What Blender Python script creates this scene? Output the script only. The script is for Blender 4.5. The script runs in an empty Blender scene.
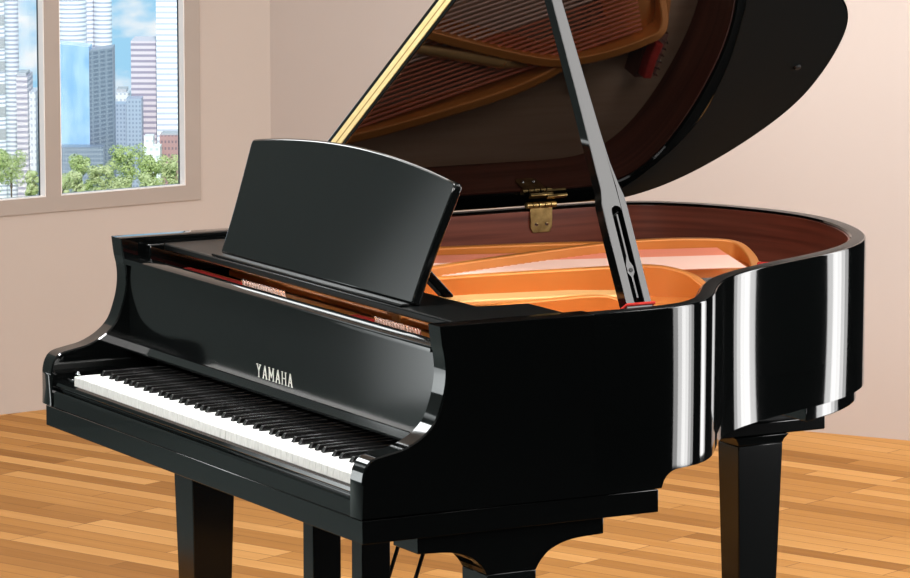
import bpy, bmesh, math, random
from mathutils import Vector, Matrix, noise
from mathutils.geometry import tessellate_polygon
random.seed(7)
sc = bpy.context.scene
COL = sc.collection
R = math.radians

# ------------------------------------------------------------------ materials
def new_mat(name):
    m = bpy.data.materials.new(name); m.use_nodes = True
    nt = m.node_tree; b = nt.nodes['Principled BSDF']
    return m, nt, b

def mat(name, col, rough=.5, metal=0., spec=.5, coat=0.):
    m, nt, b = new_mat(name)
    b.inputs['Base Color'].default_value = (*col, 1)
    b.inputs['Roughness'].default_value = rough
    b.inputs['Metallic'].default_value = metal
    b.inputs['Specular IOR Level'].default_value = spec
    b.inputs['Coat Weight'].default_value = coat
    b.inputs['Coat Roughness'].default_value = .03
    return m

def noisy(name, c1, c2, scale=(4, 4, 4), rough=.5, metal=0., bump=0., detail=4, spec=.5, coat=0.):
    m, nt, b = new_mat(name)
    tc = nt.nodes.new('ShaderNodeTexCoord'); mp = nt.nodes.new('ShaderNodeMapping')
    mp.inputs['Scale'].default_value = scale
    nz = nt.nodes.new('ShaderNodeTexNoise'); nz.inputs['Scale'].default_value = 1; nz.inputs['Detail'].default_value = detail
    cr = nt.nodes.new('ShaderNodeValToRGB')
    cr.color_ramp.elements[0].position = .3; cr.color_ramp.elements[0].color = (*c1, 1)
    cr.color_ramp.elements[1].position = .7; cr.color_ramp.elements[1].color = (*c2, 1)
    nt.links.new(tc.outputs['Object'], mp.inputs['Vector']); nt.links.new(mp.outputs['Vector'], nz.inputs['Vector'])
    nt.links.new(nz.outputs['Fac'], cr.inputs['Fac']); nt.links.new(cr.outputs['Color'], b.inputs['Base Color'])
    b.inputs['Roughness'].default_value = rough; b.inputs['Metallic'].default_value = metal
    b.inputs['Specular IOR Level'].default_value = spec
    b.inputs['Coat Weight'].default_value = coat
    if bump:
        bp = nt.nodes.new('ShaderNodeBump'); bp.inputs['Strength'].default_value = bump; bp.inputs['Distance'].default_value = .002
        nt.links.new(nz.outputs['Fac'], bp.inputs['Height']); nt.links.new(bp.outputs['Normal'], b.inputs['Normal'])
    return m

LIDBLACK = mat('lid_lacquer', (.002, .0024, .0024), .02, 0, .5)
LACQ = mat('black_lacquer', (.0015, .0018, .0018), .05, 0, .5)
SATIN = mat('satin_black', (.003, .0036, .0036), .09, 0, .5)
SLIDE = mat('slide_black', (.003, .0036, .0036), .3, 0, .12)
REFLMASK = mat('reflection_mask', (.008, .0105, .0112), .6, 0, .04)  # dull black, mirrors almost nothing where the lid should look dark
LEGBLACK = mat('leg_black', (.003, .0037, .0038), .16, 0, .32)
KEYBLACK = mat('ebony_key', (.005, .005, .005), .22, 0, .5)
IVORY = mat('ivory_key', (.96, .96, .94), .25, 0, .5)
KEYFRONT = noisy('key_front', (.58, .57, .54), (.70, .69, .66), (160, 160, 60), .45)
MAHOG = noisy('mahogany_veneer', (.085, .018, .010), (.21, .058, .034), (2.0, 2.0, 60), .3, detail=6)
GOLD = noisy('gold_plate', (.62, .20, .035), (.72, .26, .055), (3, 3, 3), .38, .25)
GOLDLIT = noisy('gold_lit', (.74, .40, .14), (.80, .46, .18), (3, 3, 3), .35, .25)  # plate gold paled, light from above put into the colour
SPRUCE = noisy('soundboard_spruce', (.52, .32, .20), (.60, .40, .27), (60, 3, 3), .4)
COPPER = mat('copper_winding', (.84, .26, .15), .35, .3)
COPPERP = mat('pale_copper_winding', (.90, .58, .47), .4, .1)
STEEL = mat('string_steel', (.75, .72, .70), .25, 1)
CHROME = mat('chrome', (.8, .8, .8), .15, 1)
BRASS = noisy('aged_brass', (.30, .19, .07), (.55, .38, .15), (60, 60, 60), .3, 1)
BRASSB = noisy('bright_brass', (.80, .61, .25), (.84, .68, .34), (30, 30, 30), .45, .08)
BRASSD = mat('brass_pin', (.42, .24, .06), .4, .6)
RED = noisy('red_felt', (.42, .025, .02), (.58, .05, .04), (90, 90, 90), .9, spec=.1)
PINK = noisy('pale_felt', (.70, .42, .34), (.85, .62, .52), (60, 60, 60), .9, spec=.1)
RUBBER = mat('black_rubber', (.01, .01, .01), .6)
LETTER = mat('letter_inlay', (.80, .78, .70), .3, .6)

# ------------------------------------------------------------------ mesh helpers
def finish(name, bm, mats, parent=None, smooth=True, bevel=0., segs=2, angle=32):
    bmesh.ops.recalc_face_normals(bm, faces=bm.faces)
    me = bpy.data.meshes.new(name); bm.to_mesh(me); bm.free()
    for m in (mats if isinstance(mats, (list, tuple)) else [mats]): me.materials.append(m)
    o = bpy.data.objects.new(name, me); COL.objects.link(o)
    if bevel:
        b = o.modifiers.new('bevel', 'BEVEL'); b.width = bevel; b.segments = segs
        b.limit_method = 'ANGLE'; b.angle_limit = R(40); b.harden_normals = False
    if smooth:
        for p in me.polygons: p.use_smooth = True
        try: me.set_sharp_from_angle(angle=R(angle))
        except Exception: pass
    if parent is not None:
        o.parent = parent
        o.matrix_parent_inverse = wm(parent).inverted()
    return o

def wm(o):
    m = Matrix.Translation(o.location) if o.type == 'EMPTY' else o.matrix_basis.copy()
    if o.parent is not None: m = wm(o.parent) @ o.matrix_parent_inverse @ m
    return m

def box(bm, x0, x1, y0, y1, z0, z1, mi=0):
    v = [bm.verts.new(p) for p in ((x0,y0,z0),(x1,y0,z0),(x1,y1,z0),(x0,y1,z0),(x0,y0,z1),(x1,y0,z1),(x1,y1,z1),(x0,y1,z1))]
    for f in ((3,2,1,0),(4,5,6,7),(0,1,5,4),(1,2,6,5),(2,3,7,6),(3,0,4,7)):
        bm.faces.new([v[i] for i in f]).material_index = mi
    return v

def loft(bm, loops, close=True, caps=True, mi=0):
    vs = [[bm.verts.new(p) for p in L] for L in loops]
    n = len(vs[0])
    for a, b in zip(vs, vs[1:]):
        for i in range(n if close else n - 1):
            j = (i + 1) % n
            bm.faces.new((a[i], a[j], b[j], b[i])).material_index = mi
    if caps and close:
        bm.faces.new(vs[0][::-1]).material_index = mi; bm.faces.new(vs[-1]).material_index = mi
    return vs

def prism(bm, pts, fn, d0, d1, holes=(), mi=0):
    """polygon pts (a,b) with holes, swept from d0 to d1 ; fn(a,b,d) -> world"""
    loops = [pts] + list(holes)
    flat = [p for L in loops for p in L]
    tris = tessellate_polygon([[Vector((p[0], p[1], 0)) for p in L] for L in loops])
    lo = [bm.verts.new(fn(p[0], p[1], d0)) for p in flat]
    hi = [bm.verts.new(fn(p[0], p[1], d1)) for p in flat]
    if not holes:
        bm.faces.new(lo).material_index = mi; bm.faces.new(hi[::-1]).material_index = mi
    else:
        for t in tris:
            try:
                bm.faces.new([lo[i] for i in t]).material_index = mi
                bm.faces.new([hi[i] for i in reversed(t)]).material_index = mi
            except ValueError: pass
    k = 0
    for L in loops:
        n = len(L)
        for i in range(n):
            j = (i + 1) % n
            bm.faces.new((lo[k+i], lo[k+j], hi[k+j], hi[k+i])).material_index = mi
        k += n

def tube(bm, p0, p1, r0, r1=None, n=10, mi=0, caps=True):
    p0 = Vector(p0); p1 = Vector(p1); r1 = r0 if r1 is None else r1
    d = (p1 - p0).normalized(); a = d.orthogonal().normalized(); b = d.cross(a)
    L = [[p + (a*math.cos(2*math.pi*i/n) + b*math.sin(2*math.pi*i/n))*r for i in range(n)] for p, r in ((p0, r0), (p1, r1))]
    loft(bm, L, True, caps, mi)

def catmull(P, n=10, closed=False):
    out = []
    m = len(P)
    for i in range(m - 1):
        p0 = Vector(P[max(i-1, 0)]); p1 = Vector(P[i]); p2 = Vector(P[i+1]); p3 = Vector(P[min(i+2, m-1)])
        for k in range(n):
            t = k / n
            out.append(.5*((2*p1) + (p2-p0)*t + (2*p0-5*p1+4*p2-p3)*t*t + (3*p1-p0-3*p2+p3)*t**3))
    out.append(Vector(P[-1]))
    return out

def resample(P, step):
    L = [0.]
    for a, b in zip(P, P[1:]): L.append(L[-1] + (b-a).length)
    n = max(2, round(L[-1]/step)); out = []; j = 0
    for k in range(n + 1):
        s = L[-1]*k/n
        while j < len(L)-2 and L[j+1] < s: j += 1
        t = (s - L[j])/max(1e-9, L[j+1]-L[j]); out.append(P[j].lerp(P[j+1], min(1, t)))
    return out

def offset(P, d):
    out = []
    for i, p in enumerate(P):
        a = P[max(i-1, 0)]; b = P[min(i+1, len(P)-1)]
        t = (b - a).normalized(); out.append(p + Vector((-t.y, t.x))*d)
    return out

XY = lambda a, b, d: (a, b, d)

# ------------------------------------------------------------------ grand piano
piano = bpy.data.objects.new('grand_piano', None); COL.objects.link(piano)
piano.location = (.6135, .75, 0)
piano['label'] = 'polished black grand piano with raised lid standing on the oak floor'
piano['category'] = 'piano'

# --- plan of the rim (outer face), treble side round the tail to the bass side
plan = [(1.359, .49), (1.359, .52), (1.3595, .58), (1.358, .63), (1.352, .68), (1.337, .733), (1.303, .785), (1.243, .838), (1.165, .895),
        (1.098, .950), (1.045, 1.012), (.998, 1.085), (.957, 1.165), (.921, 1.245), (.883, 1.33), (.838, 1.415), (.783, 1.492), (.722, 1.556),
        (.650, 1.607), (.57, 1.646), (.48, 1.677), (.39, 1.695), (.305, 1.699), (.22, 1.686), (.13, 1.657), (.04, 1.616),
        (-.04, 1.562), (-.098, 1.495), (-.126, 1.42), (-.132, 1.34), (-.132, 1.15), (-.132, .80), (-.132, .52), (-.132, .49)]
outer = resample(catmull([Vector(p) for p in plan], 12), .006)
for _ in range(60):
    outer = [outer[0]] + [(outer[i-1] + outer[i]*2 + outer[i+1])/4 for i in range(1, len(outer)-1)] + [outer[-1]]
inner = offset(outer, .035)
ZT, ZR, ZA = .99, .668, .634

def rim_bottom(y):
    if y < .648: return ZA
    if y > .69: return ZR
    t = (y - .648)/.042
    return ZA + (ZR - ZA)*math.sqrt(max(0, 1 - (1 - t)**2))

bm = bmesh.new()
rows = []
c = .0035
for o_, i_ in zip(outer, inner):
    zb = rim_bottom(o_.y); n = (o_ - i_).normalized()
    q = o_ - n*c; r_ = i_ + n*c
    rows.append([(o_.x, o_.y, zb), (o_.x, o_.y, ZT-c), (o_.x-n.x*c*.3, o_.y-n.y*c*.3, ZT-c*.3), (q.x, q.y, ZT), (r_.x, r_.y, ZT), (i_.x, i_.y, ZT-c), (i_.x, i_.y, zb)])
loft(bm, rows)
ARM = [(.15, .99), (.1545, .955), (.160, .93), (.1625, .905), (.1605, .878), (.1535, .848), (.138, .81), (.111, .783), (.073, .764),
       (.036, .756), (.010, .7505), (-.004, .743), (-.013, .729), (-.0175, .712), (-.018, .70), (-.018, .634), (.49, .634), (.49, .99)]
c0 = [Vector(p) for p in ARM[:15]]
prof = [tuple(v) for v in resample(catmull(c0, 6), .006)] + ARM[15:]
rim = finish('rim', bm, [LACQ, SLIDE], piano)
for p in rim.data.polygons:
    if p.normal.z > .95: p.material_index = 1
bm = bmesh.new()
pv = [Vector(p) for p in prof]
ins = offset(pv + pv[:1], .0028)[:-1]
ins = [Vector((q.x if p.y > .634 and p.x < .48 else p.x, q.y if p.x < .49 else p.y)) if p.x < .48 else Vector((p.x, p.y - (.0028 if p.y > .9 else 0))) for p, q in zip(pv, ins)]
for x0, x1 in ((1.308, 1.359), (-.132, -.081)):
    loft(bm, [[(x0, p.x, p.y) for p in ins], [(x0+.0028, p.x, p.y) for p in pv], [(x1-.0028, p.x, p.y) for p in pv], [(x1, p.x, p.y) for p in ins]])
bmesh.ops.recalc_face_normals(bm, faces=bm.faces)
arm_me = bm
# arms are one piece with the rim: weld into the rim mesh
tmp = bpy.data.meshes.new('t'); arm_me.to_mesh(tmp); arm_me.free()
bm = bmesh.new(); bm.from_mesh(rim.data); bm.from_mesh(tmp); bpy.data.meshes.remove(tmp)
bm.to_mesh(rim.data); bm.free()
for p in rim.data.polygons: p.use_smooth = True
rim.data.set_sharp_from_angle(angle=R(32))

# mahogany lining of the rim
bm = bmesh.new()
ii = offset(outer, .0352); i2 = offset(outer, .039)
loft(bm, [[(a.x, a.y, .80), (a.x, a.y, .984), (b_.x, b_.y, .984), (b_.x, b_.y, .80)] for a, b_ in zip(ii, i2) if a.y > .50])
finish('inner_rim', bm, MAHOG, piano)

# floor of the case, seen only from below
bm = bmesh.new()
pl = [(p.x, p.y) for p in offset(outer, .03)]
prism(bm, pl, XY, .676, .688)
finish('case_bottom', bm, SATIN, piano)

# --- keybed, key slip, key blocks
bm = bmesh.new(); box(bm, -.117, 1.356, -.016, .6385, .587, .6325)
finish('keybed', bm, LACQ, piano, bevel=.0015)
bm = bmesh.new()
sl = [(-.015, .6335), (-.015, .664), (-.012, .668), (-.004, .669), (-.004, .674), (-.009, .675), (-.0115, .680), (-.0095, .687), (-.004, .6905), (.004, .689), (.006, .6335)]
prism(bm, sl, lambda a, b, d: (d, a, b), -.0808, 1.3078)
finish('key_slip', bm, LACQ, piano, angle=25)
for x0, x1 in ((-.0808, -.0035), (1.2845, 1.3078)):
    bm = bmesh.new(); box(bm, x0, x1, .004, .162, .634, .7)
    finish('key_block', bm, LACQ, piano, bevel=.003)
bm = bmesh.new(); box(bm, -.006, -.0036, .0045, .007, .684, .7085); box(bm, -.006, .012, .0045, .010, .7135, .7160)
tube(bm, (.002, .009, .7160), (.002, .009, .7205), .0022)
finish('lock_pin', bm, CHROME, piano, bevel=.0006)

# --- keys: 52 white, 36 black
KP = 1.281/52
names = 'ABCDEFG'
for i in range(52):
    bm = bmesh.new(); x0 = i*KP + .0006; x1 = (i+1)*KP - .0006
    box(bm, x0, x1, .0012, .234, .690, .71)
    box(bm, x0+.0003, x1-.0003, 0, .0012, .684, .7085, 1)
    finish('white_key', bm, [IVORY, KEYFRONT], piano, smooth=False)
sh = {'A': .0022, 'C': -.0022, 'D': .0022, 'F': -.003, 'G': 0}
for i in range(51):
    nme = names[i % 7]
    if nme not in sh: continue
    xc = (i+1)*KP + sh[nme]
    bm = bmesh.new()
    loft(bm, [[(xc-.0058, .0505, .7095), (xc+.0058, .0505, .7095), (xc+.0058, .234, .7095), (xc-.0058, .234, .7095)],
              [(xc-.0056, .0515, .7125), (xc+.0056, .0515, .7125), (xc+.0056, .234, .7125), (xc-.0056, .234, .7125)],
              [(xc-.0047, .0575, .7215), (xc+.0047, .0575, .7215), (xc+.0048, .234, .7225), (xc-.0048, .234, .7225)]])
    finish('black_key', bm, KEYBLACK, piano, bevel=.0012)

# --- fallboard with its rail, lip and lettering
bm = bmesh.new()
box(bm, -.0805, 1.3075, .1685, .186, .7615, .94)
fb = finish('fallboard', bm, SATIN, piano, bevel=.002)
bm = bmesh.new()
rp = [(.156, .934), (.156, .941), (.158, .9455), (.164, .949), (.196, .949), (.199, .946), (.199, .934)]
prism(bm, rp, lambda a, b, d: (d, a, b), -.0805, 1.3075)
finish('fallboard_rail', bm, LACQ, fb)
bm = bmesh.new()
lp = [(.1585, .7440), (.1585, .7485), (.1685, .7615), (.186, .7615), (.186, .744)]
prism(bm, lp, lambda a, b, d: (d, a, b), -.0805, 1.3075)
finish('fallboard_lip', bm, SATIN, fb)

bm = bmesh.new(); box(bm, -.08, 1.307, .2345, .246, .69, .76)
finish('gap_blocker', bm, RUBBER, piano, smooth=False)  # added black strip, blocks light leaking in behind the keys

# brass inlay letters
LT = {'Y': [((0, 1), (.5, .48)), ((1, 1), (.5, .48)), ((.5, .5), (.5, 0))],
      'A': [((0, 0), (.5, 1)), ((1, 0), (.5, 1)), ((.2, .3), (.8, .3))],
      'M': [((0, 0), (0, 1)), ((1, 0), (1, 1)), ((0, 1), (.5, .25)), ((1, 1), (.5, .25))],
      'H': [((0, 0), (0, 1)), ((1, 0), (1, 1)), ((0, .5), (1, .5))]}
word = 'YAMAHA'; lw = [.0145, .015, .0185, .015, .015, .015]; x = .546; gap = .0128; H = .0255; zb = .7765
for ch, w in zip(word, lw):
    bm = bmesh.new()
    for a, b_ in LT[ch]:
        p = Vector((x + a[0]*w, zb + a[1]*H)); q = Vector((x + b_[0]*w, zb + b_[1]*H))
        d = (q - p).normalized(); hor = abs(d.y) < .1
        t = .001 if hor else .0016
        nn = Vector((-d.y, d.x))*t; p2 = p - d*.0008; q2 = q + d*.0008
        prism(bm, [tuple(p2+nn), tuple(q2+nn), tuple(q2-nn), tuple(p2-nn)], lambda a, b, d: (a, d, b), .1678, .1688)
    for (sx, sz) in ({'Y': [(0,1),(1,1),(.5,0)], 'A': [(0,0),(1,0)], 'M': [(0,0),(1,0),(0,1),(1,1)], 'H': [(0,0),(1,0),(0,1),(1,1)]}[ch]):
        cx = x + sx*w; cz = zb + sz*H
        prism(bm, [(cx-.0035, cz-.0007), (cx+.0035, cz-.0007), (cx+.0035, cz+.0007), (cx-.0035, cz+.0007)], lambda a, b, d: (a, d, b), .1677, .1688)
    finish('letter', bm, LETTER, fb, smooth=False)
    x += w + gap

# --- gap between fallboard and desk: plate front, felts, tuning pins
bm = bmesh.new(); box(bm, -.07, 1.30, .205, .335, .885, .912)
finish('pin_block', bm, GOLD, piano, bevel=.002)
for x0, x1 in ((-.04, .222), (.745, .815), (1.085, 1.24)):
    bm = bmesh.new(); box(bm, x0, x1, .245, .30, .9118, .9225)
    finish('felt_strip', bm, RED, piano, bevel=.003)
for x0, x1 in ((.262, .47), (.86, 1.06)):
    bm = bmesh.new(); box(bm, x0, x1, .235, .262, .9118, .919)
    finish('pale_felt_strip', bm, PINK, piano, bevel=.002)
    n = 16
    for k in range(n):
        px = x0 + .008 + (x1-x0-.016)*k/(n-1)
        bm = bmesh.new(); tube(bm, (px, .277, .9118), (px, .272, .936), .0028, n=8)
        finish('tuning_pin', bm, STEEL, piano)

# --- music desk
bm = bmesh.new()
prism(bm, [(-.045, .236), (1.262, .236), (1.262, .486), (1.112, .486), (1.098, .378), (.13, .378), (.115, .486), (-.045, .486)], XY, .9625, .9795)
desk = finish('desk_slide', bm, SLIDE, piano, bevel=.004)
for x0, x1 in ((1.266, 1.303), (-.077, -.049)):
    bm = bmesh.new(); box(bm, x0, x1, .205, .49, .9125, .9765)
    finish('slide_rail', bm, LACQ, piano, bevel=.003)
# desk panel, leaning back, arched top
by, bz, ty, tz = .270, .9805, .357, 1.217
ax = Vector((0, ty-by, tz-bz)); Ld = ax.length; ax.normalize(); nd = Vector((0, -ax.z, ax.y))
def dk(a, b, d): 
    p = Vector((0, by, bz)) + ax*b + nd*d; return (a, p.y, p.z)
pts = [(.187, 0), (1.042, 0)]
side = catmull([Vector((1.042, 0)), Vector((1.046, .10)), Vector((1.062, Ld-.012))], 8)
pts = [(v.x, v.y) for v in side]
pts += [(1.0605, Ld-.004), (1.056, Ld+.002)]
N = 28
for k in range(1, N):
    t = k/N; xx = 1.056 + (.172-1.056)*t
    pts.append((xx, Ld + .002 + .030*(1-(2*t-1)**2)))
pts += [(.172, Ld+.002), (.168, Ld-.003), (.1665, Ld-.012)]
pts += [(1.229-v.x, v.y) for v in reversed(side)][1:]
bm = bmesh.new(); prism(bm, pts, dk, -.010, .010)
mdesk = finish('music_desk', bm, SATIN, piano, bevel=.005, segs=3)
for xs in (.300, .945):
    bm = bmesh.new()
    prism(bm, [(.308, 1.07), (.318, 1.062), (.392, .985), (.392, .9797), (.374, .9797), (.302, 1.052)], lambda a, b, d: (d, a, b), xs, xs+.03)
    finish('desk_prop', bm, LACQ, mdesk, bevel=.002)
bm = bmesh.new(); box(bm, .19, 1.04, .2375, .2575, .9797, .9855)
finish('desk_ledge', bm, SLIDE, mdesk, bevel=.002)

# --- soundboard and iron plate
bm = bmesh.new()
pl = [(p.x, p.y) for p in offset(outer, .040)]
prism(bm, pl, XY, .832, .842)
finish('soundboard', bm, SPRUCE, piano, smooth=False)
o42 = [p for p in offset(outer, .041)]
o43 = [(p.x, p.y) for p in o42]
i0 = next(i for i, p in enumerate(o43) if p[1] > 1.20); i1 = max(i for i, p in enumerate(o43) if p[1] > .66 and p[0] < .3)
outl = o43[:i0:2] + [(.80, 1.30), (.72, 1.42), (.60, 1.50), (.44, 1.535), (.30, 1.55), (.232, 1.52), (.200, 1.40), (.182, 1.29), (.155, 1.22), (.10, 1.04), (.03, .79), (-.01, .70)] + o43[i1::2]
holes = [
         [(.07, .72), (.30, .72), (.26, .90), (.20, 1.10), (.175, 1.18), (.13, 1.02)],
         [(.37, .76), (.50, .70), (.56, .98), (.55, 1.04), (.46, 1.14), (.39, 1.26), (.33, 1.36), (.29, 1.38), (.26, 1.32), (.24, 1.22), (.31, .95)]]
bm = bmesh.new(); prism(bm, outl, XY, .886, .8945, holes)
plate = finish('iron_plate', bm, GOLD, piano, bevel=.002)

def web(name, P, w, zb, m, top=None):
    bm = bmesh.new()
    xy = [Vector((p[0], p[1])) for p in P]
    a = offset(xy, w/2); b = offset(xy, -w/2)
    loft(bm, [[(q.x, q.y, zb), (q.x, q.y, p[2]), (r.x, r.y, p[2]), (r.x, r.y, zb)] for p, q, r in zip(P, a, b)])
    return finish(name, bm, m, plate, bevel=.005, segs=3)

def curve3(P, n=8): return [tuple(v) for v in catmull([Vector(p) for p in P], n)]
web('plate_strut', curve3([(.40, .54, .944), (.357, .683, .946), (.29, .90, .947), (.225, 1.14, .947), (.208, 1.25, .947), (.22, 1.36, .947), (.25, 1.47, .943), (.275, 1.515, .935), (.34, 1.51, .915), (.44, 1.46, .900)]), .022, .893, GOLD)
web('plate_strut', curve3([(.56, .42, .955), (.585, .65, .959), (.632, .969, .961), (.665, 1.06, .961), (.71, 1.115, .945), (.765, 1.135, .915)]), .024, .885, GOLD)
web('plate_strut', curve3([(.925, .42, .950), (.932, .60, .953), (.934, .742, .954), (.948, .79, .945), (.975, .825, .922), (1.01, .85, .905)]), .024, .893, GOLD)
web('plate_strut', curve3([(.02, .55, .940), (.05, .78, .942), (.12, 1.07, .943), (.165, 1.20, .943), (.20, 1.27, .938)]), .024, .893, GOLD)
web('plate_rib', [(.70, .40, .934), (.72, .60, .934), (.755, .80, .933), (.79, .93, .928)], .075, .893, GOLDLIT)
bm = bmesh.new()
tube(bm, (.285, .70, .915), (.26, .84, .922), .006, .012, 12); tube(bm, (.26, .84, .922), (.213, 1.10, .924), .012, .020, 12); tube(bm, (.213, 1.10, .924), (.198, 1.17, .918), .020, .010, 12)
finish('plate_boss', bm, GOLDLIT, plate, smooth=True)
# front apron of the plate under the desk
bm = bmesh.new(); box(bm, -.06, 1.30, .40, .56, .893, .908); finish('plate_apron', bm, GOLD, plate, bevel=.004)

# strings: copper-wound bass strings crossing over the steel ones
for k in range(26):
    x0 = .070 + .0125*k; ye = 1.462 - .0042*k
    a = Vector((x0 - .30*.33, .45, .925)); e = Vector((x0 + .30*(ye-.78), ye, .923))
    bm = bmesh.new(); r = .0032 - .000045*k
    tube(bm, a.lerp(e, .06), e, r, r, 8); tube(bm, a, a.lerp(e, .06), .0008, n=6)
    finish('bass_string', bm, COPPER if k < 10 else COPPERP, piano)
for k in range(20):
    t = k/19
    a = Vector((.43 + .12*t, .42, .9075)); yend = 1.30 - .10*t
    e = Vector((.43 + .12*t + .13, yend, .9055))
    bm = bmesh.new(); tube(bm, a, e, .0009, n=6)
    finish('treble_string', bm, STEEL, piano)
# bridges under the strings
bm = bmesh.new()
br = curve3([(.60, 1.30, 0), (.74, 1.12, 0), (.86, .95, 0), (1.00, .80, 0), (1.16, .68, 0), (1.25, .61, 0)], 6)
xy = [Vector(p[:2]) for p in br]; a = offset(xy, .013); b_ = offset(xy, -.013)
loft(bm, [[(q.x, q.y, .8422), (q.x, q.y, .858), (r.x, r.y, .858), (r.x, r.y, .8422)] for q, r in zip(a, b_)])
finish('bridge', bm, SPRUCE, piano, bevel=.002)
bm = bmesh.new()
br = curve3([(.10, 1.36, 0), (.28, 1.37, 0), (.46, 1.32, 0), (.58, 1.24, 0)], 6)
xy = [Vector(p[:2]) for p in br]; a = offset(xy, .013); b_ = offset(xy, -.013)
loft(bm, [[(q.x, q.y, .8422), (q.x, q.y, .870), (r.x, r.y, .870), (r.x, r.y, .8422)] for q, r in zip(a, b_)])
finish('bridge', bm, SPRUCE, piano, bevel=.002)
# red felts woven at the tail and by the lid prop
for P, w, z in (([(.145, 1.505), (.19, 1.51), (.235, 1.52)], .022, .925), ([(.495, 1.425), (.515, 1.455), (.535, 1.485)], .018, .922), ([(.548, 1.47), (.558, 1.50)], .010, .926)):
    bm = bmesh.new(); xy = [Vector(p) for p in P]; a = offset(xy, w/2); b_ = offset(xy, -w/2)
    loft(bm, [[(q.x, q.y, .8945), (q.x, q.y, z), (r.x, r.y, z), (r.x, r.y, .8945)] for q, r in zip(a, b_)])
    finish('felt_strip', bm, RED, piano, bevel=.003)

bm = bmesh.new(); prism(bm, [(.135, 1.49), (.245, 1.50), (.245, 1.56), (.135, 1.545)], XY, .8425, .8944)
finish('hitch_block', bm, MAHOG, piano, bevel=.002)
for k in range(6):
    px = .148 + .0165*k; py = 1.528 + .0022*k
    bm = bmesh.new(); tube(bm, (px, py, .894), (px+.002, py+.004, .922), .0016, n=8); tube(bm, (px+.002, py+.004, .922), (px+.010, py-.004, .927), .0016, n=8)
    finish('hitch_pin', bm, STEEL, piano)
# --- hinges on the bass side
def leafplate(bm, y0, y1, P): pass
for yc in (1.215,):
    bm = bmesh.new()
    xi = -.0925
    pts = [(yc-.029, .994), (yc-.029, .948), (yc-.022, .934), (yc+.022, .934), (yc+.029, .948), (yc+.029, .994)]
    prism(bm, pts, lambda a, b, d: (d, a, b), xi, xi+.004)
    hg = finish('lid_hinge', bm, BRASS, piano, bevel=.001)
    for dy in (-.014, .014):
        bm = bmesh.new(); tube(bm, (xi+.004, yc+dy, .953), (xi+.0065, yc+dy, .953), .0045, .003, 12)
        finish('screw', bm, CHROME, hg)
    for k in range(5):
        bm = bmesh.new(); y0 = yc-.04+.016*k
        tube(bm, (-.090, y0, .998), (-.090, y0+.0135, .998), .0075, n=14); finish('hinge_knuckle', bm, BRASS, hg)
    hinge_y = yc

# --- lid
PH = R(35); LP = Vector((-.131, 0, .9915)); U = Vector((math.cos(PH), 0, math.sin(PH))); NU = Vector((-math.sin(PH), 0, math.cos(PH)))
def lid(a, b, d): return LP + U*a + Vector((0, b, 0)) + NU*d
YF = .574
nrm = [(q - p).normalized() for p, q in zip(outer, offset(outer, -.01))]
lo = [p + q*(.012 + (.028*math.exp(-((p.x-.70)/.20)**2) if p.y > 1.15 else 0)) for p, q in zip(outer, nrm)]
pts = []
for p in lo:
    if p.y > YF + .004: pts.append((max(p.x + .132, -.002), p.y))
pts = [(pts[0][0], YF)] + pts + [(-.002, YF)]
ded = [pts[0]]
for p in pts[1:]:
    if (Vector(p) - Vector(ded[-1])).length > .0015: ded.append(p)
bm = bmesh.new(); prism(bm, ded, lid, 0, .0205)
lido = finish('lid', bm, LIDBLACK, piano, bevel=.003)
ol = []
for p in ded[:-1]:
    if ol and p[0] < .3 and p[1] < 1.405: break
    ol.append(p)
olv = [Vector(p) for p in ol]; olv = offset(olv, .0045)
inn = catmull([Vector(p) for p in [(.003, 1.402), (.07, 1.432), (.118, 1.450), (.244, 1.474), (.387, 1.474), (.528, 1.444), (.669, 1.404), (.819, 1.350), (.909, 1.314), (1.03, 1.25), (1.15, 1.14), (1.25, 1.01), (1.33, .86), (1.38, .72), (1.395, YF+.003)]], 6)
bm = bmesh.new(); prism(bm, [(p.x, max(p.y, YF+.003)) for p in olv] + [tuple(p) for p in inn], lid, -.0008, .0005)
finish('lid_reflection_mask', bm, REFLMASK, lido, smooth=False)  # added dull band, shaped to keep the floor's reflection off the lid
bm = bmesh.new(); prism(bm, [(.0, YF), (1.505, YF), (1.505, YF+.385), (.0, YF+.385)], lid, .0222, .0475)
flap = finish('lid_flap', bm, LACQ, lido, bevel=.003)
for d0, d1, m, nm in ((.0085, .0192, BRASSB, 'hinge_leaf'), (.0226, .0345, BRASSB, 'hinge_leaf'), (.0192, .0226, BRASSD, 'hinge_pin')):
    bm = bmesh.new()
    prism(bm, [(.012, YF-.0025), (1.495, YF-.0025), (1.495, YF+.0003), (.012, YF+.0003)], lid, d0, d1)
    finish(nm, bm, m, lido, smooth=False)
# lid side leaf of the hinge
bm = bmesh.new()
prism(bm, [(.040, hinge_y-.03), (.056, hinge_y-.03), (.056, hinge_y+.03), (.040, hinge_y+.03)], lid, -.0035, 0)
leaf = finish('hinge_leaf', bm, BRASS, lido, bevel=.001)
bm = bmesh.new(); prism(bm, [(.046, hinge_y+.012), (.058, hinge_y+.012), (.062, hinge_y+.062), (.05, hinge_y+.062)], lid, -.010, -.0036)
finish('hinge_latch', bm, BRASS, leaf, bevel=.001)
# rubber bumpers under the lid rim
for (a, b_) in ((.60, 1.615), (1.425, .62)):
    bm = bmesh.new(); tube(bm, lid(a, b_, 0), lid(a, b_, -.006), .008, .007, 14); finish('bumper', bm, RUBBER, lido)

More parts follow.
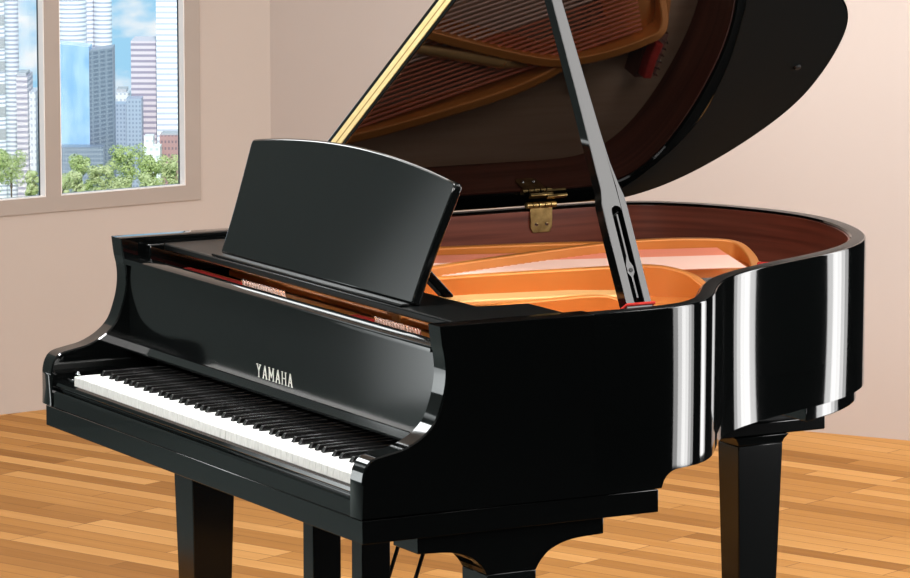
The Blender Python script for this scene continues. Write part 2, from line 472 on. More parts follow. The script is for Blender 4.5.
# --- lid prop
B0 = Vector((1.30, 0, .985)); A0 = Vector((-.492, 0, .8706)); N0 = Vector((.8706, 0, .492))
def pr(s, y, d): return B0 + A0*s + Vector((0, y, 0)) + N0*d
left = [(-.03, .599), (.14, .602), (.222, .605), (.240, .609), (.255, .612), (.33, .6135), (.456, .616), (.664, .618), (.893, .620)]
right = [(.893, .638), (.664, .641), (.465, .645), (.376, .647), (.307, .650), (.262, .656), (.236, .661), (.215, .6615), (.13, .6595), (-.03, .656)]
def cap(s0, s1, yc0, yc1, w, n=8):
    P = []
    for k in range(n+1):
        th = math.pi*k/n; P.append((s1 + w*math.sin(th)*.9, yc1 + w*math.cos(th)))
    for k in range(n+1):
        th = math.pi + math.pi*k/n; P.append((s0 + w*math.sin(th)*.9, yc0 + w*math.cos(th)))
    return P
slot = cap(.015, .205, .630, .635, .0115)
bm = bmesh.new(); prism(bm, left + right, pr, -.028, 0, [slot])
prop = finish('lid_prop', bm, LACQ, piano, bevel=.0025)
bm = bmesh.new(); prism(bm, cap(.012, .215, .630, .635, .0145), pr, -.0275, -.022); finish('slot_back', bm, SATIN, prop, smooth=False)
bm = bmesh.new(); prism(bm, [(.20, .632), (.20, .638), (.10, .6355), (.088, .641), (.075, .6405), (.066, .635), (.02, .6335), (.02, .6285), (.066, .6295), (.075, .623), (.09, .6225), (.11, .629)], pr, -.017, -.003)
sp = finish('short_prop', bm, LACQ, prop, bevel=.0015)
bm = bmesh.new(); tube(bm, pr(.080, .632, -.004), pr(.080, .632, -.0018), .0045, n=14); finish('pivot_pin', bm, RUBBER, sp)
bm = bmesh.new()
prism(bm, [(.004, .597), (.004, .664), (.010, .664), (.010, .597)], pr, -.031, .004)
finish('felt_collar', bm, RED, prop, bevel=.002)
bm = bmesh.new(); box(bm, 1.285, 1.3225, .59, .67, .9, .973); finish('prop_block', bm, LACQ, piano, bevel=.003)
bm = bmesh.new(); box(bm, 1.276, 1.30, .668, .70, .935, .978); finish('felt_block', bm, RED, piano, bevel=.006)
bm = bmesh.new(); box(bm, 1.272, 1.302, .664, .668, .955, .981); box(bm, 1.270, 1.302, .676, .681, .955, .982); finish('felt_tie', bm, PINK, piano, bevel=.002)

# --- legs
def leg(x0, x1, y0, y1, ztop, br, tail=False):
    """square tapering leg, wider bracket above, brass caster below"""
    bm = bmesh.new()
    cx, cy = (x0+x1)/2, (y0+y1)/2; hx, hy = (x1-x0)/2, (y1-y0)/2
    L = []
    for z, f in ((.075, .80), (ztop-.012, 1.0), (ztop, 1.0)):
        L.append([(cx-hx*f, cy-hy*f, z), (cx+hx*f, cy-hy*f, z), (cx+hx*f, cy+hy*f, z), (cx-hx*f, cy+hy*f, z)])
    loft(bm, L)
    lg = finish('leg', bm, LEGBLACK, piano, bevel=.002)
    if br: br(lg, cx, cy, hx, hy, ztop)
    bm = bmesh.new(); tube(bm, (cx, cy, .075), (cx, cy, .045), .02, n=14); box(bm, cx-.014, cx-.010, cy-.022, cy+.022, .02, .05); box(bm, cx+.010, cx+.014, cy-.022, cy+.022, .02, .05)
    cs = finish('caster', bm, BRASS, lg)
    bm = bmesh.new(); tube(bm, (cx-.0095, cy, .026), (cx+.0095, cy, .026), .026, n=20); finish('caster_wheel', bm, BRASS, cs)
def bracket(lg, cx, cy, hx, hy, zt):
    y0, y1 = cy-.206, cy+.206
    q = [(y0, .5865), (y0, .553), (cy-.135, .549), (cy-.09, .535), (cy-.066, .515), (cy-hy, zt), (cy+hy, zt), (cy+.066, .515), (cy+.09, .535), (cy+.135, .549), (y1, .553), (y1, .5865)]
    pts = [(v.x, v.y) for v in catmull([Vector(p) for p in q[1:6]], 5)]
    pts2 = [(v.x, v.y) for v in catmull([Vector(p) for p in q[6:11]], 5)]
    bm = bmesh.new(); prism(bm, [q[0]] + pts + pts2 + [q[-1]], lambda a, b, d: (d, a, b), cx-hx, cx+hx)
    finish('leg_bracket', bm, LACQ, lg, bevel=.0015)
leg(1.242, 1.341, .262, .371, .4975, bracket)
leg(-.102, -.008, .282, .388, .4975, bracket)
def tailbr(lg, cx, cy, hx, hy, zt):
    bm = bmesh.new()
    L = [[(cx-hx*f, cy-hy*g, z), (cx+hx*f, cy-hy*g, z), (cx+hx*f, cy+hy*h, z), (cx-hx*f, cy+hy*h, z)] for z, f, g, h in
         ((zt, 1, 1, 1), (zt+.008, 1.04, 1.04, 1.05), (zt+.02, 1.15, 1.2, 1.22))]
    loft(bm, L); finish('leg_capital', bm, LEGBLACK, lg, bevel=.0015)
    bm = bmesh.new(); box(bm, cx-hx*1.25, cx+.0435, cy-.115, cy+.172, zt+.0202, zt+.05); finish('leg_plate', bm, LACQ, lg, bevel=.003)
    bm = bmesh.new(); box(bm, cx-hx*2.2, cx+.042, cy-.15, cy+.14, zt+.0502, .6338); finish('leg_block', bm, LEGBLACK, lg, bevel=.003)
leg(.381, .466, 1.40, 1.517, .506, tailbr)
# tail block under the rim, following its curve
bm = bmesh.new()
tb = [p for p in offset(outer, .017) if p.y > 1.30]
ti = [p for p in offset(outer, .085) if p.y > 1.30]
poly = [(p.x, p.y) for p in tb]
prism(bm, poly, XY, .634, .6675)
finish('tail_block', bm, LACQ, piano, bevel=.002)
# --- pedal lyre
bm = bmesh.new(); box(bm, .455, .772, .285, .39, .5455, .5868)
lyre = finish('pedal_lyre', bm, LACQ, piano, bevel=.003)
for x0 in (.481, .700):
    bm = bmesh.new(); box(bm, x0, x0+.046, .305, .371, .20, .546); finish('lyre_post', bm, LEGBLACK, lyre, bevel=.0015)
bm = bmesh.new(); box(bm, .44, .787, .27, .40, .09, .20)
pb = finish('pedal_box', bm, LACQ, lyre, bevel=.004)
for xp in (.53, .6135, .697):
    bm = bmesh.new()
    q = [(xp-.013, .272), (xp-.015, .20), (xp-.02, .16), (xp-.014, .135), (xp, .13), (xp+.014, .135), (xp+.02, .16), (xp+.015, .20), (xp+.013, .272)]
    prism(bm, q, XY, .10, .108); finish('pedal', bm, BRASS, pb, bevel=.002)
for xp in (.565, .672):
    bm = bmesh.new(); tube(bm, (xp, .56, .60), (xp, .395, .13), .0045, n=10); finish('lyre_rod', bm, LACQ, lyre)

# ------------------------------------------------------------------ room
def structure(o): o['kind'] = 'structure'; return o
def wall_mat(name, c1, c2):
    return noisy(name, c1, c2, (1.2, 1.2, 1.2), .85, spec=.2, detail=2)
PLASTER = wall_mat('plaster_pink', (.50, .425, .385), (.515, .44, .40))
PLASTERL = wall_mat('plaster_left', (.485, .412, .362), (.505, .43, .38))
GREYW = wall_mat('grey_wall', (.155, .19, .188), (.17, .205, .20))
DARKW = wall_mat('charcoal_wall', (.006, .006, .006), (.008, .008, .008))
WHITEC = wall_mat('ceiling_white', (.7, .69, .67), (.72, .71, .69))
GREYFLOOR = noisy('unseen_grey_floor', (.185, .225, .22), (.205, .25, .245), (40, 40, 40), .95, spec=.1)  # invented out-of-view floor, grey to be mirrored in the front faces
DARKFLOOR = noisy('unseen_dark_floor', (.005, .005, .005), (.008, .008, .008), (40, 40, 40), .95, spec=.1)  # invented out-of-view floor, dark so rim side and lid mirror black

def oak():
    m, nt, b = new_mat('oak_planks')
    L = nt.links.new; nd = nt.nodes.new
    tc = nd('ShaderNodeTexCoord'); mp = nd('ShaderNodeMapping'); mp.inputs['Rotation'].default_value = (0, 0, R(-22))
    L(tc.outputs['Object'], mp.inputs['Vector'])
    bk = nd('ShaderNodeTexBrick'); bk.offset = .37; bk.offset_frequency = 3; bk.squash = 1
    bk.inputs['Color1'].default_value = (0, 0, 0, 1); bk.inputs['Color2'].default_value = (1, 1, 1, 1); bk.inputs['Mortar'].default_value = (.5, .5, .5, 1)
    bk.inputs['Scale'].default_value = 1; bk.inputs['Mortar Size'].default_value = .0016; bk.inputs['Mortar Smooth'].default_value = .4
    bk.inputs['Brick Width'].default_value = .66; bk.inputs['Row Height'].default_value = .07
    L(mp.outputs['Vector'], bk.inputs['Vector'])
    mp2 = nd('ShaderNodeMapping'); mp2.inputs['Scale'].default_value = (2.2, 42, 1); L(mp.outputs['Vector'], mp2.inputs['Vector'])
    nz = nd('ShaderNodeTexNoise'); nz.inputs['Scale'].default_value = 1; nz.inputs['Detail'].default_value = 5; nz.inputs['Roughness'].default_value = .6
    L(mp2.outputs['Vector'], nz.inputs['Vector'])
    mx = nd('ShaderNodeMix'); mx.inputs[0].default_value = .33
    L(bk.outputs['Color'], mx.inputs[2]); L(nz.outputs['Fac'], mx.inputs[3])
    cr = nd('ShaderNodeValToRGB'); e = cr.color_ramp.elements
    e[0].position = .12; e[0].color = (.26, .104, .021, 1)
    e[1].position = .85; e[1].color = (.61, .315, .104, 1)
    n_ = cr.color_ramp.elements.new(.5); n_.color = (.435, .198, .05, 1)
    L(mx.outputs[0], cr.inputs['Fac'])
    dk_ = nd('ShaderNodeMix'); dk_.data_type = 'RGBA'; dk_.inputs[7].default_value = (.16, .07, .022, 1)
    L(bk.outputs['Fac'], dk_.inputs[0]); L(cr.outputs['Color'], dk_.inputs[6])
    L(dk_.outputs[2], b.inputs['Base Color'])
    b.inputs['Roughness'].default_value = .5; b.inputs['Specular IOR Level'].default_value = .06
    return m
OAK = oak()

C0 = Vector((-3.489, 2.2265, 0)); a_ = Vector((.116, -.99325, 0)).normalized(); b_v = Vector((.839, .544, 0)).normalized()
nL = Vector((-a_.y, a_.x, 0)); nL = nL if nL.x > 0 else -nL        # into the room
nR = Vector((b_v.y, -b_v.x, 0))                                     # into the room
PW = C0 + b_v*2.75                                                   # right end of the pink wall
def pL(t, z, d): return C0 + a_*t + Vector((0, 0, z)) + nL*d
def pR(t, z, d): return C0 + b_v*t + Vector((0, 0, z)) + nR*d

CE = 3.25
# floor: oak in front of the walls, unseen floor beyond made grey and black for the lacquer's reflections
bm = bmesh.new()
e0 = C0 + a_*2.75
OKR = [(1.5, -.25), (1.3, .9), (-.02, 2.27), (PW.x-.12, PW.y-.10)]
OKL = [(C0.x+.2, .72), (-1.15, -.25)]
prism(bm, [(C0.x-.25, C0.y+.05), (C0.x-.25, .72)] + OKL + OKR + [(PW.x-.2, PW.y+.1)], XY, -.08, 0)
structure(finish('floor', bm, OAK, smooth=False))
bm = bmesh.new(); prism(bm, [(-3.75, -7.2), (1.9, -7.2), (1.9, -.25)] + OKL[::-1] + [(-3.75, .72)], XY, -.08, 0)
structure(finish('floor', bm, GREYFLOOR, smooth=False))
bm = bmesh.new(); prism(bm, [(12.2, -7.2), (12.2, 8.2), (PW.x-.2, 8.2), (PW.x-.2, PW.y+.1), (PW.x-.12, PW.y-.10), (-.02, 2.27), (1.3, .9), (1.5, -.25), (1.9, -.25), (1.9, -7.2)], XY, -.08, 0)
structure(finish('floor', bm, DARKFLOOR, smooth=False))
bm = bmesh.new(); box(bm, -4.2, 12.3, -7.3, 8.3, CE, CE+.1)
structure(finish('ceiling', bm, WHITEC, smooth=False))
# left wall with the window opening
W0, W1, WZ0, WZ1 = .260, 1.305, .598, 1.5
bm = bmesh.new()
prism(bm, [(-.3, -.08), (2.75, -.08), (2.75, CE), (-.3, CE)], lambda a, b, d: pL(a, b, d), -.040, 0, [[(W0+.004, WZ0+.004), (W1-.004, WZ0+.004), (W1-.004, WZ1-.004), (W0+.004, WZ1-.004)]])
structure(finish('wall_left', bm, PLASTERL, smooth=False))
bm = bmesh.new(); prism(bm, [(2.75, -.08), (9.6, -.08), (9.6, CE), (2.75, CE)], lambda a, b, d: pL(a, b, d), -.16, 0)
structure(finish('wall_left', bm, GREYW, smooth=False))
bm = bmesh.new(); prism(bm, [(0, -.08), (2.75, -.08), (2.75, CE), (0, CE)], lambda a, b, d: pR(a, b, d), -.14, 0)
structure(finish('wall_right', bm, PLASTER, smooth=False))
bm = bmesh.new(); box(bm, PW.x-.06, PW.x+.06, PW.y+.12, 8.2, -.08, CE); box(bm, PW.x-.06, 12.3, 8.2, 8.3, -.08, CE); box(bm, 12.2, 12.3, -7.2, 8.2, -.08, CE)
structure(finish('wall_back', bm, DARKW, smooth=False))
bm = bmesh.new(); box(bm, -4.2, 12.3, -7.3, -7.2, -.08, CE)
structure(finish('wall_front', bm, GREYW, smooth=False))

# window: taupe frame with four lights, pale jamb lining, black gasket, glass
TAUPE = noisy('taupe_frame', (.355, .295, .252), (.375, .312, .268), (5, 5, 5), .5)
CREAM = mat('cream_lining', (.92, .85, .80), .5)
GASKET = mat('black_gasket', (.012, .012, .014), .5)
m, nt, b = new_mat('window_glass')
nt.nodes.remove(b)
tr = nt.nodes.new('ShaderNodeBsdfTransparent'); tr.inputs[0].default_value = (.97, .985, .985, 1)
gl = nt.nodes.new('ShaderNodeBsdfGlossy'); gl.inputs['Roughness'].default_value = .01
fr = nt.nodes.new('ShaderNodeFresnel'); fr.inputs[0].default_value = 1.12
ms = nt.nodes.new('ShaderNodeMixShader')
nt.links.new(fr.outputs[0], ms.inputs[0]); nt.links.new(tr.outputs[0], ms.inputs[1]); nt.links.new(gl.outputs[0], ms.inputs[2])
nt.links.new(ms.outputs[0], nt.nodes['Material Output'].inputs[0])
GLASS = m
pit = .4415; bar = .052
lights_ = []
t0 = W0 + .055
for k in range(2): lights_.append((t0 + k*(pit+bar), t0 + k*(pit+bar) + pit))
W1r = lights_[-1][1] + .055
rect = lambda a0, a1, z0, z1: [(a0, z0), (a1, z0), (a1, z1), (a0, z1)]
ZP0, ZP1 = .6455, WZ1-.055
bm = bmesh.new()
prism(bm, rect(W0, W1r, WZ0, WZ1), lambda a, b, d: pL(a, b, d), -.0385, .006, [rect(l0, l1, ZP0, ZP1) for l0, l1 in lights_])
win = structure(finish('window_1', bm, TAUPE, bevel=.0015, smooth=False))
for l0, l1 in lights_:
    bm = bmesh.new(); prism(bm, rect(l0+.0005, l1-.0005, ZP0+.0005, ZP1-.0005), lambda a, b, d: pL(a, b, d), -.024, .005, [rect(l0+.003, l1-.003, ZP0+.0025, ZP1-.004)])
    finish('lining', bm, CREAM, win, smooth=False)
    bm = bmesh.new(); prism(bm, rect(l0+.001, l1-.001, ZP0+.001, ZP1-.001), lambda a, b, d: pL(a, b, d), -.032, -.0245, [rect(l0+.0035, l1-.0035, ZP0+.0025, ZP1-.006)])
    finish('gasket', bm, GASKET, win, smooth=False)
    bm = bmesh.new(); prism(bm, rect(l0+.002, l1-.002, ZP0+.002, ZP1-.002), lambda a, b, d: pL(a, b, d), -.0375, -.0325)
    finish('pane', bm, GLASS, win, smooth=False)

# ------------------------------------------------------------------ camera
cam = bpy.data.cameras.new('camera'); cam.sensor_width = 36; cam.lens = 4300/910*36
cam.clip_start = .5; cam.clip_end = 3000
co = bpy.data.objects.new('camera', cam); COL.objects.link(co)
az, pitc = .508016132953499, .14480681403007734
d = Vector((math.cos(az)*math.cos(pitc), -math.sin(az)*math.cos(pitc), math.sin(pitc)))
rr = Vector((math.sin(az), math.cos(az), 0)); uu = d.cross(rr)
CP = Vector((8.37749697609231, -3.7260781998883616, 2.2319158328487694))
M = Matrix((( rr.x, uu.x, d.x, CP.x), (rr.y, uu.y, d.y, CP.y), (rr.z, uu.z, d.z, CP.z), (0, 0, 0, 1)))
co.matrix_world = M
sc.camera = co

# ------------------------------------------------------------------ city outside, ~440 m away down the hill
VD = Vector((-math.cos(az), math.sin(az), 0))                           # out of the window
VR = Vector((VD.y, -VD.x, 0))                                        # to the right as seen from the room
CB = Vector((CP.x, CP.y, 0))
def city(s, r, z=0): return CB + VD*s + VR*r + Vector((0, 0, z))     # s metres out, r metres to the right
# sight line constants for sizes: 1 m at 440 m
def facade(name, wallc, glassc, floor_h, frac=.5, vert=None, rough=.35):
    m, nt, b = new_mat(name); L = nt.links.new; nd = nt.nodes.new
    tc = nd('ShaderNodeTexCoord'); sx = nd('ShaderNodeSeparateXYZ'); L(tc.outputs['Object'], sx.inputs[0])
    def stripe(sock, period, fr):
        a = nd('ShaderNodeMath'); a.operation = 'DIVIDE'; a.inputs[1].default_value = period; L(sock, a.inputs[0])
        f = nd('ShaderNodeMath'); f.operation = 'FRACT'; L(a.outputs[0], f.inputs[0])
        g = nd('ShaderNodeMath'); g.operation = 'LESS_THAN'; g.inputs[1].default_value = fr; L(f.outputs[0], g.inputs[0]); return g.outputs[0]
    fac = stripe(sx.outputs['Z'], floor_h, frac)
    if vert:
        ad = nd('ShaderNodeMath'); ad.operation = 'ADD'; L(sx.outputs['X'], ad.inputs[0]); L(sx.outputs['Y'], ad.inputs[1])
        v = stripe(ad.outputs[0], vert[0], vert[1])
        mu = nd('ShaderNodeMath'); mu.operation = 'MULTIPLY'; L(fac, mu.inputs[0]); L(v, mu.inputs[1]); fac = mu.outputs[0]
    mx = nd('ShaderNodeMix'); mx.data_type = 'RGBA'; mx.inputs[6].default_value = (*wallc, 1); mx.inputs[7].default_value = (*glassc, 1)
    L(fac, mx.inputs[0]); L(mx.outputs[2], b.inputs['Base Color'])
    b.inputs['Roughness'].default_value = rough
    return m
def building(name, label, s):
    e = bpy.data.objects.new(name, None); COL.objects.link(e)
    e['label'] = label; e['category'] = 'building'; return e
GZ = -56.
def pxr(px, s):  return (px - 455)/4300*(s*math.cos(pitc) + 7.2)                     # metres right at s metres out
def pyz(py, s):  return 2.232 + s*(-math.sin(pitc)*4300 + math.cos(pitc)*(289-py))/(math.cos(pitc)*4300 + math.sin(pitc)*(289-py))                    # height
def slab(name, e, m, r0, r1, s0, s1, z0, z1, bev=0):
    bm = bmesh.new()
    P = [city(s0, r0), city(s0, r1), city(s1, r1), city(s1, r0)]
    prism(bm, [(p.x, p.y) for p in P], XY, z0, z1)
    return finish(name, bm, m, e, smooth=False)
def drum(name, e, m, r, s, rad, z0, z1, n=28):
    bm = bmesh.new(); p = city(s, r); tube(bm, (p.x, p.y, z0), (p.x, p.y, z1), rad, n=n)
    return finish(name, bm, m, e, smooth=True)
def ledges(name, e, m, r, s, rad, z0, z1, step):
    bm = bmesh.new(); p = city(s, r); z = z0
    while z < z1:
        tube(bm, (p.x, p.y, z), (p.x, p.y, z+step*.45), rad, n=28); z += step
    return finish(name, bm, m, e, smooth=True)
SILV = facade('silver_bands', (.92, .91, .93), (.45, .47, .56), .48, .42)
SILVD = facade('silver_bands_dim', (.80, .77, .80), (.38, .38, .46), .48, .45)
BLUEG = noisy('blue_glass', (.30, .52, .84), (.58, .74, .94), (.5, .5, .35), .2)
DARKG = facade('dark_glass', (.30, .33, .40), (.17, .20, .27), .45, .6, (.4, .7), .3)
PINKB = facade('pink_bands', (.74, .63, .65), (.36, .31, .38), .60, .45)
LIGHTB = facade('light_bands', (.95, .94, .96), (.58, .58, .68), .60, .4)
SLATE = facade('slate_blocks', (.42, .48, .58), (.27, .32, .42), .45, .5, (.5, .5))
PALE = facade('pale_blocks', (.82, .80, .80), (.55, .56, .62), .7, .4, (.6, .5))
BRICK = facade('brick_red', (.46, .26, .25), (.24, .16, .18), .7, .4, (.5, .5))
WHITEB = facade('white_blocks', (.88, .88, .84), (.60, .62, .62), .8, .35, (.8, .5))
ROOF = mat('roof_grey', (.45, .45, .46), .8)

# far-left silver tower: a big drum and a lower shoulder
e = building('skyscraper', 'silver round tower with close horizontal bands behind the left window pane', 470); e.location = city(470, pxr(-2, 470), GZ)
drum('tower_shaft', e, SILV, pxr(-6, 470), 470, 2.3, GZ, -22); ledges('floor_ledges', e, ROOF, pxr(-6, 470), 470, 2.36, -52, -22, 2.5)
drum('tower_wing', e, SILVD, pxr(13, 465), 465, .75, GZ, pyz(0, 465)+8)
e = building('office_block', 'narrow mauve office block at the foot of the left silver tower', 455); e.location = city(455, pxr(24, 455), GZ)
slab('block_wall', e, PINKB, pxr(17, 455), pxr(28, 455), 455, 461, GZ, pyz(77, 455)); slab('block_wing', e, PALE, pxr(26, 457), pxr(36, 457), 457, 462, GZ, pyz(92, 457))
slab('roof', e, ROOF, pxr(18, 456), pxr(27, 456), 456, 460, pyz(77, 455), pyz(74, 455))
# twin-drum tower behind the blue block
e = building('skyscraper', 'tall silver tower of rounded banded columns rising behind the blue glass block', 475); e.location = city(475, pxr(86, 475), GZ)
drum('tower_shaft', e, SILV, pxr(72, 472), 472, 1.75, GZ, -20); drum('tower_column', e, SILV, pxr(90, 474), 474, .55, GZ, -20)
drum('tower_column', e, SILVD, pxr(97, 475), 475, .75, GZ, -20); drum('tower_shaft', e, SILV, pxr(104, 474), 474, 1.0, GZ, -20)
# blue glass block: bright front-left face, darker right face
e = building('office_tower', 'blue glass office tower with a dark right face behind the right window pane', 446); e.location = city(446, pxr(86, 446), GZ)
bm = bmesh.new()
P = [city(450, pxr(54, 450)), city(446, pxr(90, 446)), city(450, pxr(90, 446)), city(454, pxr(58, 450))]
prism(bm, [(p.x, p.y) for p in P], XY, GZ, pyz(47, 446)); finish('glass_front', bm, BLUEG, e, smooth=False)
bm = bmesh.new()
P = [city(446, pxr(90, 446)), city(450, pxr(113.5, 450)), city(454, pxr(113, 450)), city(450.2, pxr(90, 446))]
prism(bm, [(p.x, p.y) for p in P], XY, GZ, pyz(51, 446)); finish('glass_side', bm, DARKG, e, smooth=False)
slab('podium', e, DARKG, pxr(56, 444), pxr(104, 444), 443, 445.5, GZ, pyz(146, 444))
# right tower: low dark-banded wing, tall light wing
e = building('skyscraper', 'tall pale banded tower with a lower mauve wing beside the window jamb', 460); e.location = city(460, pxr(155, 460), GZ)
slab('tower_wing', e, PINKB, pxr(131, 458), pxr(157, 458), 459, 465, GZ, pyz(42, 458)); slab('tower_shaft', e, LIGHTB, pxr(156.5, 456), pxr(186, 456), 457, 465.5, GZ, -20)
e = building('office_block', 'slate grey office block of two heights in front of the mauve tower wing', 448); e.location = city(449, pxr(127, 449), GZ)
slab('block_wall', e, SLATE, pxr(112.5, 455), pxr(128, 455), 455, 458, GZ, pyz(109, 450)); slab('block_wing', e, SLATE, pxr(127, 455), pxr(142, 455), 454.5, 457.5, GZ, pyz(104, 449))
e = building('office_block', 'small pale block peeping up between the blue tower and the mauve wing', 470); e.location = city(470, pxr(122, 470), GZ)
slab('block_wall', e, PALE, pxr(113, 470), pxr(130, 470), 470, 475, GZ, pyz(93, 470)); slab('roof', e, ROOF, pxr(116, 470), pxr(126, 470), 471, 474, pyz(93, 470), pyz(90, 470))
e = building('house', 'low white block above the trees in front of the pale tower', 444); e.location = city(444, pxr(150, 444), GZ)
slab('block_wall', e, WHITEB, pxr(143, 444), pxr(160, 444), 444, 447, GZ, pyz(147, 444)); slab('block_wing', e, WHITEB, pxr(144, 444.5), pxr(153, 444.5), 444.5, 447, pyz(147, 444), pyz(137, 444))
e = building('house', 'low red brick block at the foot of the pale tower by the jamb', 445); e.location = city(445, pxr(166, 445), GZ)
slab('block_wall', e, BRICK, pxr(158, 445), pxr(177, 445), 447.5, 451, GZ, pyz(138, 445)); slab('roof', e, ROOF, pxr(160, 445), pxr(176, 445), 448, 450.5, pyz(138, 445), pyz(136.5, 445))
# re-seat children that were parented before the empties moved: parents were placed first, so nothing to do

# trees in front of the towers
LEAF = [noisy('leaf_a', (.34, .42, .13), (.56, .62, .28), (1.2, 1.2, 1.2), .8, spec=.2), noisy('leaf_b', (.40, .46, .18), (.62, .64, .34), (1.2, 1.2, 1.2), .8, spec=.2)]
BARK = mat('bark', (.12, .08, .05), .9)
def crown_mesh(seed, w, h):
    rnd = random.Random(seed); bm = bmesh.new()
    blobs = []
    for k in range(20):
        th = rnd.uniform(0, 6.283); rr_ = w*.36*math.sqrt(rnd.random()); zz = h*rnd.uniform(.2, .85)
        blobs.append((Vector((rr_*math.cos(th), rr_*math.sin(th), zz)), w*rnd.uniform(.13, .22)*(1.15 - .5*abs(zz/h - .45))))
    for c_, r_ in blobs:
        for k in range(150):
            v = Vector((rnd.gauss(0, 1), rnd.gauss(0, 1), rnd.gauss(0, 1))).normalized()
            p = c_ + v*r_*rnd.uniform(.75, 1.08); s_ = rnd.uniform(.07, .14)
            t1 = (v + Vector((rnd.uniform(-.7, .7), rnd.uniform(-.7, .7), rnd.uniform(-.7, .7)))).normalized().orthogonal().normalized(); t2 = t1.cross(v).normalized()
            bm.faces.new([bm.verts.new(p + t1*s_), bm.verts.new(p + t2*s_*.6), bm.verts.new(p - t1*s_), bm.verts.new(p - t2*s_*.6)])
    return bm
def trunk(bm, h):
    tube(bm, (0, 0, 0), (0, 0, h*.45), .14, .08, 8)
    for k in range(5):
        th = k*1.257; tube(bm, (0, 0, h*(.28+.03*k)), (.5*math.cos(th), .5*math.sin(th), h*(.5+.05*k)), .05, .02, 6)
trees = [ # px, out, top py, width, kind, label
 (11, 432, 143, 3.9, 0, 'broad green tree filling the left window pane bottom'),
 (32, 426, 168, 1.7, 1, 'small pale bush beside the mullion in the left pane'),
 (-14, 427, 158, 3.2, 1, 'green tree cut by the left edge of the photo'),
 (61, 414, 172, 2.2, 1, 'low pale bush at the left corner of the right pane'),
 (80, 426, 151, 3.0, 0, 'rounded green tree in front of the blue glass tower'),
 (75, 418, 170, 2.6, 1, 'low bush at the right pane sill below the blue tower'),
 (102, 422, 157, 3.0, 1, 'yellowish tree left of the middle of the right pane'),
 (130, 434, 143, 4.0, 0, 'largest tree in the middle of the right pane below the slate block'),
 (120, 417, 172, 2.8, 1, 'sparse pale bush at the sill in the middle of the right pane'),
 (152, 429, 149, 3.1, 0, 'green tree below the low white block'),
 (172, 425, 153, 2.8, 1, 'green tree at the window jamb below the brick block'),
 (150, 413, 172, 2.8, 1, 'low bush at the sill near the window jamb')]
for k, (px, s, py, w, kind, lab) in enumerate(trees):
    zt = pyz(py, s); h = 4.6 if py < 165 else 3.2
    nm = 'tree' if py < 165 else 'bush'
    e = bpy.data.objects.new(nm, None); COL.objects.link(e); e['label'] = lab; e['category'] = nm; e['group'] = 'trees outside the window'
    e.location = city(s, pxr(px, s), zt - h)
    bm = crown_mesh(100+k, w, h); bmesh.ops.translate(bm, verts=bm.verts, vec=e.location); cr_ = finish('crown', bm, LEAF[kind], e, smooth=False)
    bm = bmesh.new(); trunk(bm, h)
    box(bm, -.06, .06, -.06, .06, -6, .05)
    bmesh.ops.translate(bm, verts=bm.verts, vec=e.location); finish('trunk', bm, BARK, e)
bm = bmesh.new()
P = [city(380, -90), city(380, 40), city(480, 40), city(480, -90)]
prism(bm, [(p.x, p.y) for p in P], XY, GZ-1, GZ)
structure(finish('ground', bm, noisy('grass_ground', (.20, .28, .08), (.30, .36, .14), (.3, .3, .3), .9), smooth=False))

# ------------------------------------------------------------------ sky
w = bpy.data.worlds.new('sky'); sc.world = w; w.use_nodes = True
nt = w.node_tree; bg = nt.nodes['Background']; L = nt.links.new
tc = nt.nodes.new('ShaderNodeTexCoord'); mp = nt.nodes.new('ShaderNodeMapping'); mp.inputs['Scale'].default_value = (70, 70, 150)
nz = nt.nodes.new('ShaderNodeTexNoise'); nz.inputs['Scale'].default_value = 1; nz.inputs['Detail'].default_value = 5
cr = nt.nodes.new('ShaderNodeValToRGB'); e = cr.color_ramp.elements
e[0].position = .46; e[0].color = (.38, .70, .95, 1); e[1].position = .66; e[1].color = (.95, .97, 1.0, 1)
L(tc.outputs['Generated'], mp.inputs[0]); L(mp.outputs[0], nz.inputs[0]); L(nz.outputs['Fac'], cr.inputs[0]); L(cr.outputs[0], bg.inputs[0])
bg.inputs[1].default_value = 1.0
sun = bpy.data.lights.new('sun', 'SUN'); sun.energy = 3.5; sun.angle = R(2)
so = bpy.data.objects.new('sun', sun); COL.objects.link(so)
so.rotation_euler = Vector((-.85, .36, -.60)).to_track_quat('-Z', 'Y').to_euler()

# ------------------------------------------------------------------ unseen area lights: softboxes read from reflections, plus added fills
def area(name, loc, aim, sx, sy, L_, col=(1, 1, 1)):
    l = bpy.data.lights.new(name, 'AREA'); l.shape = 'RECTANGLE'; l.size = sx; l.size_y = sy; l.energy = L_*math.pi*sx*sy; l.color = col
    o = bpy.data.objects.new(name, l); COL.objects.link(o); o.location = loc
    o.rotation_euler = (Vector(aim) - Vector(loc)).to_track_quat('-Z', 'Y').to_euler(); return o
area('unseen_overhead_light', (2.8, 2.0, 3.2), (2.8, 2.0, 0), 1.8, 1.8, 7, (1, .98, .96))
area('unseen_overhead_light', (.15, 2.7, 3.15), (-.3, 2.6, 0), 1.5, 1.5, 9, (1, .98, .96))  # added light for the back walls and floor
area('unseen_overhead_light', (.7, -3.2, 3.15), (.6, .3, .8), 1.6, 1.2, 17, (1, .98, .96))  # added light to lift the brass edge and white keys
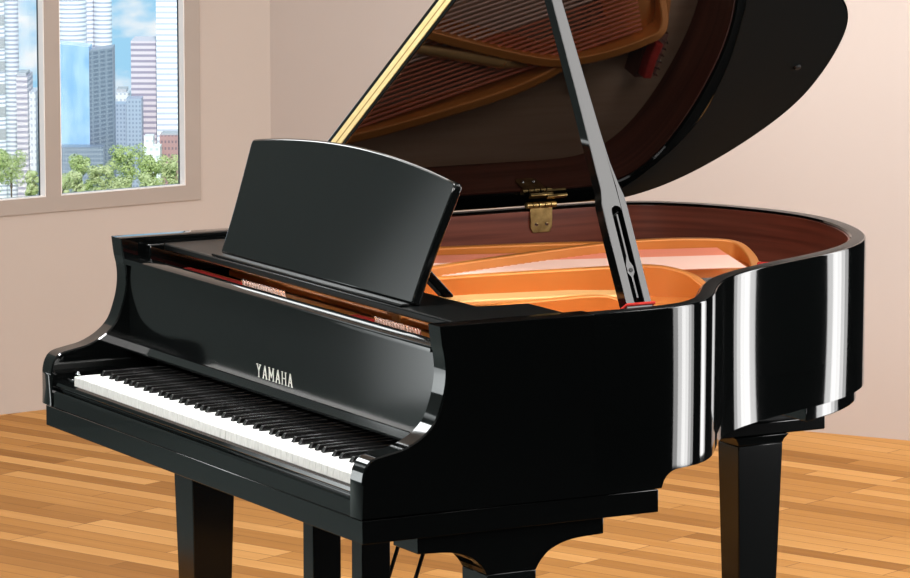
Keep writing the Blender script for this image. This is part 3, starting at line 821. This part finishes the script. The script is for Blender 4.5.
kl = area('keyboard_fill', (.62, -.55, 3.15), (.62, -.1, .7), 1.0, .5, 16, (1, .99, .98)); kl.data.spread = R(70)  # added from above to whiten the key tops
area('wall_fill', (-1.05, 2.2, 1.95), (-1.95, 3.2, .9), .8, .8, 3.4, (1, .98, .97)).data.spread = R(100)  # added to brighten the right wall away from the corner
area('unseen_overhead_light', (-2.0, .5, 3.15), (-2.0, .6, 0), 1.0, 1.0, 7, (1, .98, .96))  # added fill for the floor behind the piano and left wall
def strip_lamp(cx, cy, ax_, ay_, w, Ls):
    n = len(Ls); v = Vector((ax_-cx, ay_-cy, 0)).normalized(); t = Vector((-v.y, v.x, 0))
    for k, l_ in enumerate(Ls):
        p = Vector((cx, cy, 1.245)) + t*(w*((k+.5)/n - .5))
        area('tall_lamp', p, p + v, w/n, 2.48, l_, (1, .99, .98))
strip_lamp(.56, 4.5, .95, 1.2, .90, (2.5, 5, 8, 9.5, 6))
strip_lamp(2.85, 3.95, 1.36, .7, 1.75, (4, 8, 14, 17, 12, 5))
def wall_strip(y, w, z0, z1, L_):
    t = (2.222 - y)/.99325; x = -3.496 + .116*t + .12
    area('front_lamp', (x, y, (z0+z1)/2), (x+1, y+.1, (z0+z1)/2), w, z1-z0, L_, (.95, 1, 1))
for k, l_ in enumerate((.7, 1.5, 2.6, 4, 5, 5.5, 5.5, 5.5)): wall_strip(-1.98 - .09*k, .09, .02, 1.25, l_)
for k, l_ in enumerate((.4, .7, 1.1, 1.5, 1.9, 2.2)): wall_strip(-1.66 - .06*k, .06, 1.6, 2.9, l_)
area('wall_lamp', (-2.9, -.55, 2.9), (.6, 0, .9), 1.2, .6, 13, (.96, 1, 1))
area('added_key_light', (5.0, -2.0, 3.1), (0, 1.0, .7), 1.8, 1.2, 26, (1, .98, .96))  # added key light for the piano interior and keys

vs = sc.view_settings
vs.view_transform = 'Standard'; vs.look = 'None'; vs.gamma = 1; vs.exposure = 0; vs.use_curve_mapping = False
sc.cycles.max_bounces = 10; sc.cycles.glossy_bounces = 6; sc.cycles.transparent_max_bounces = 12
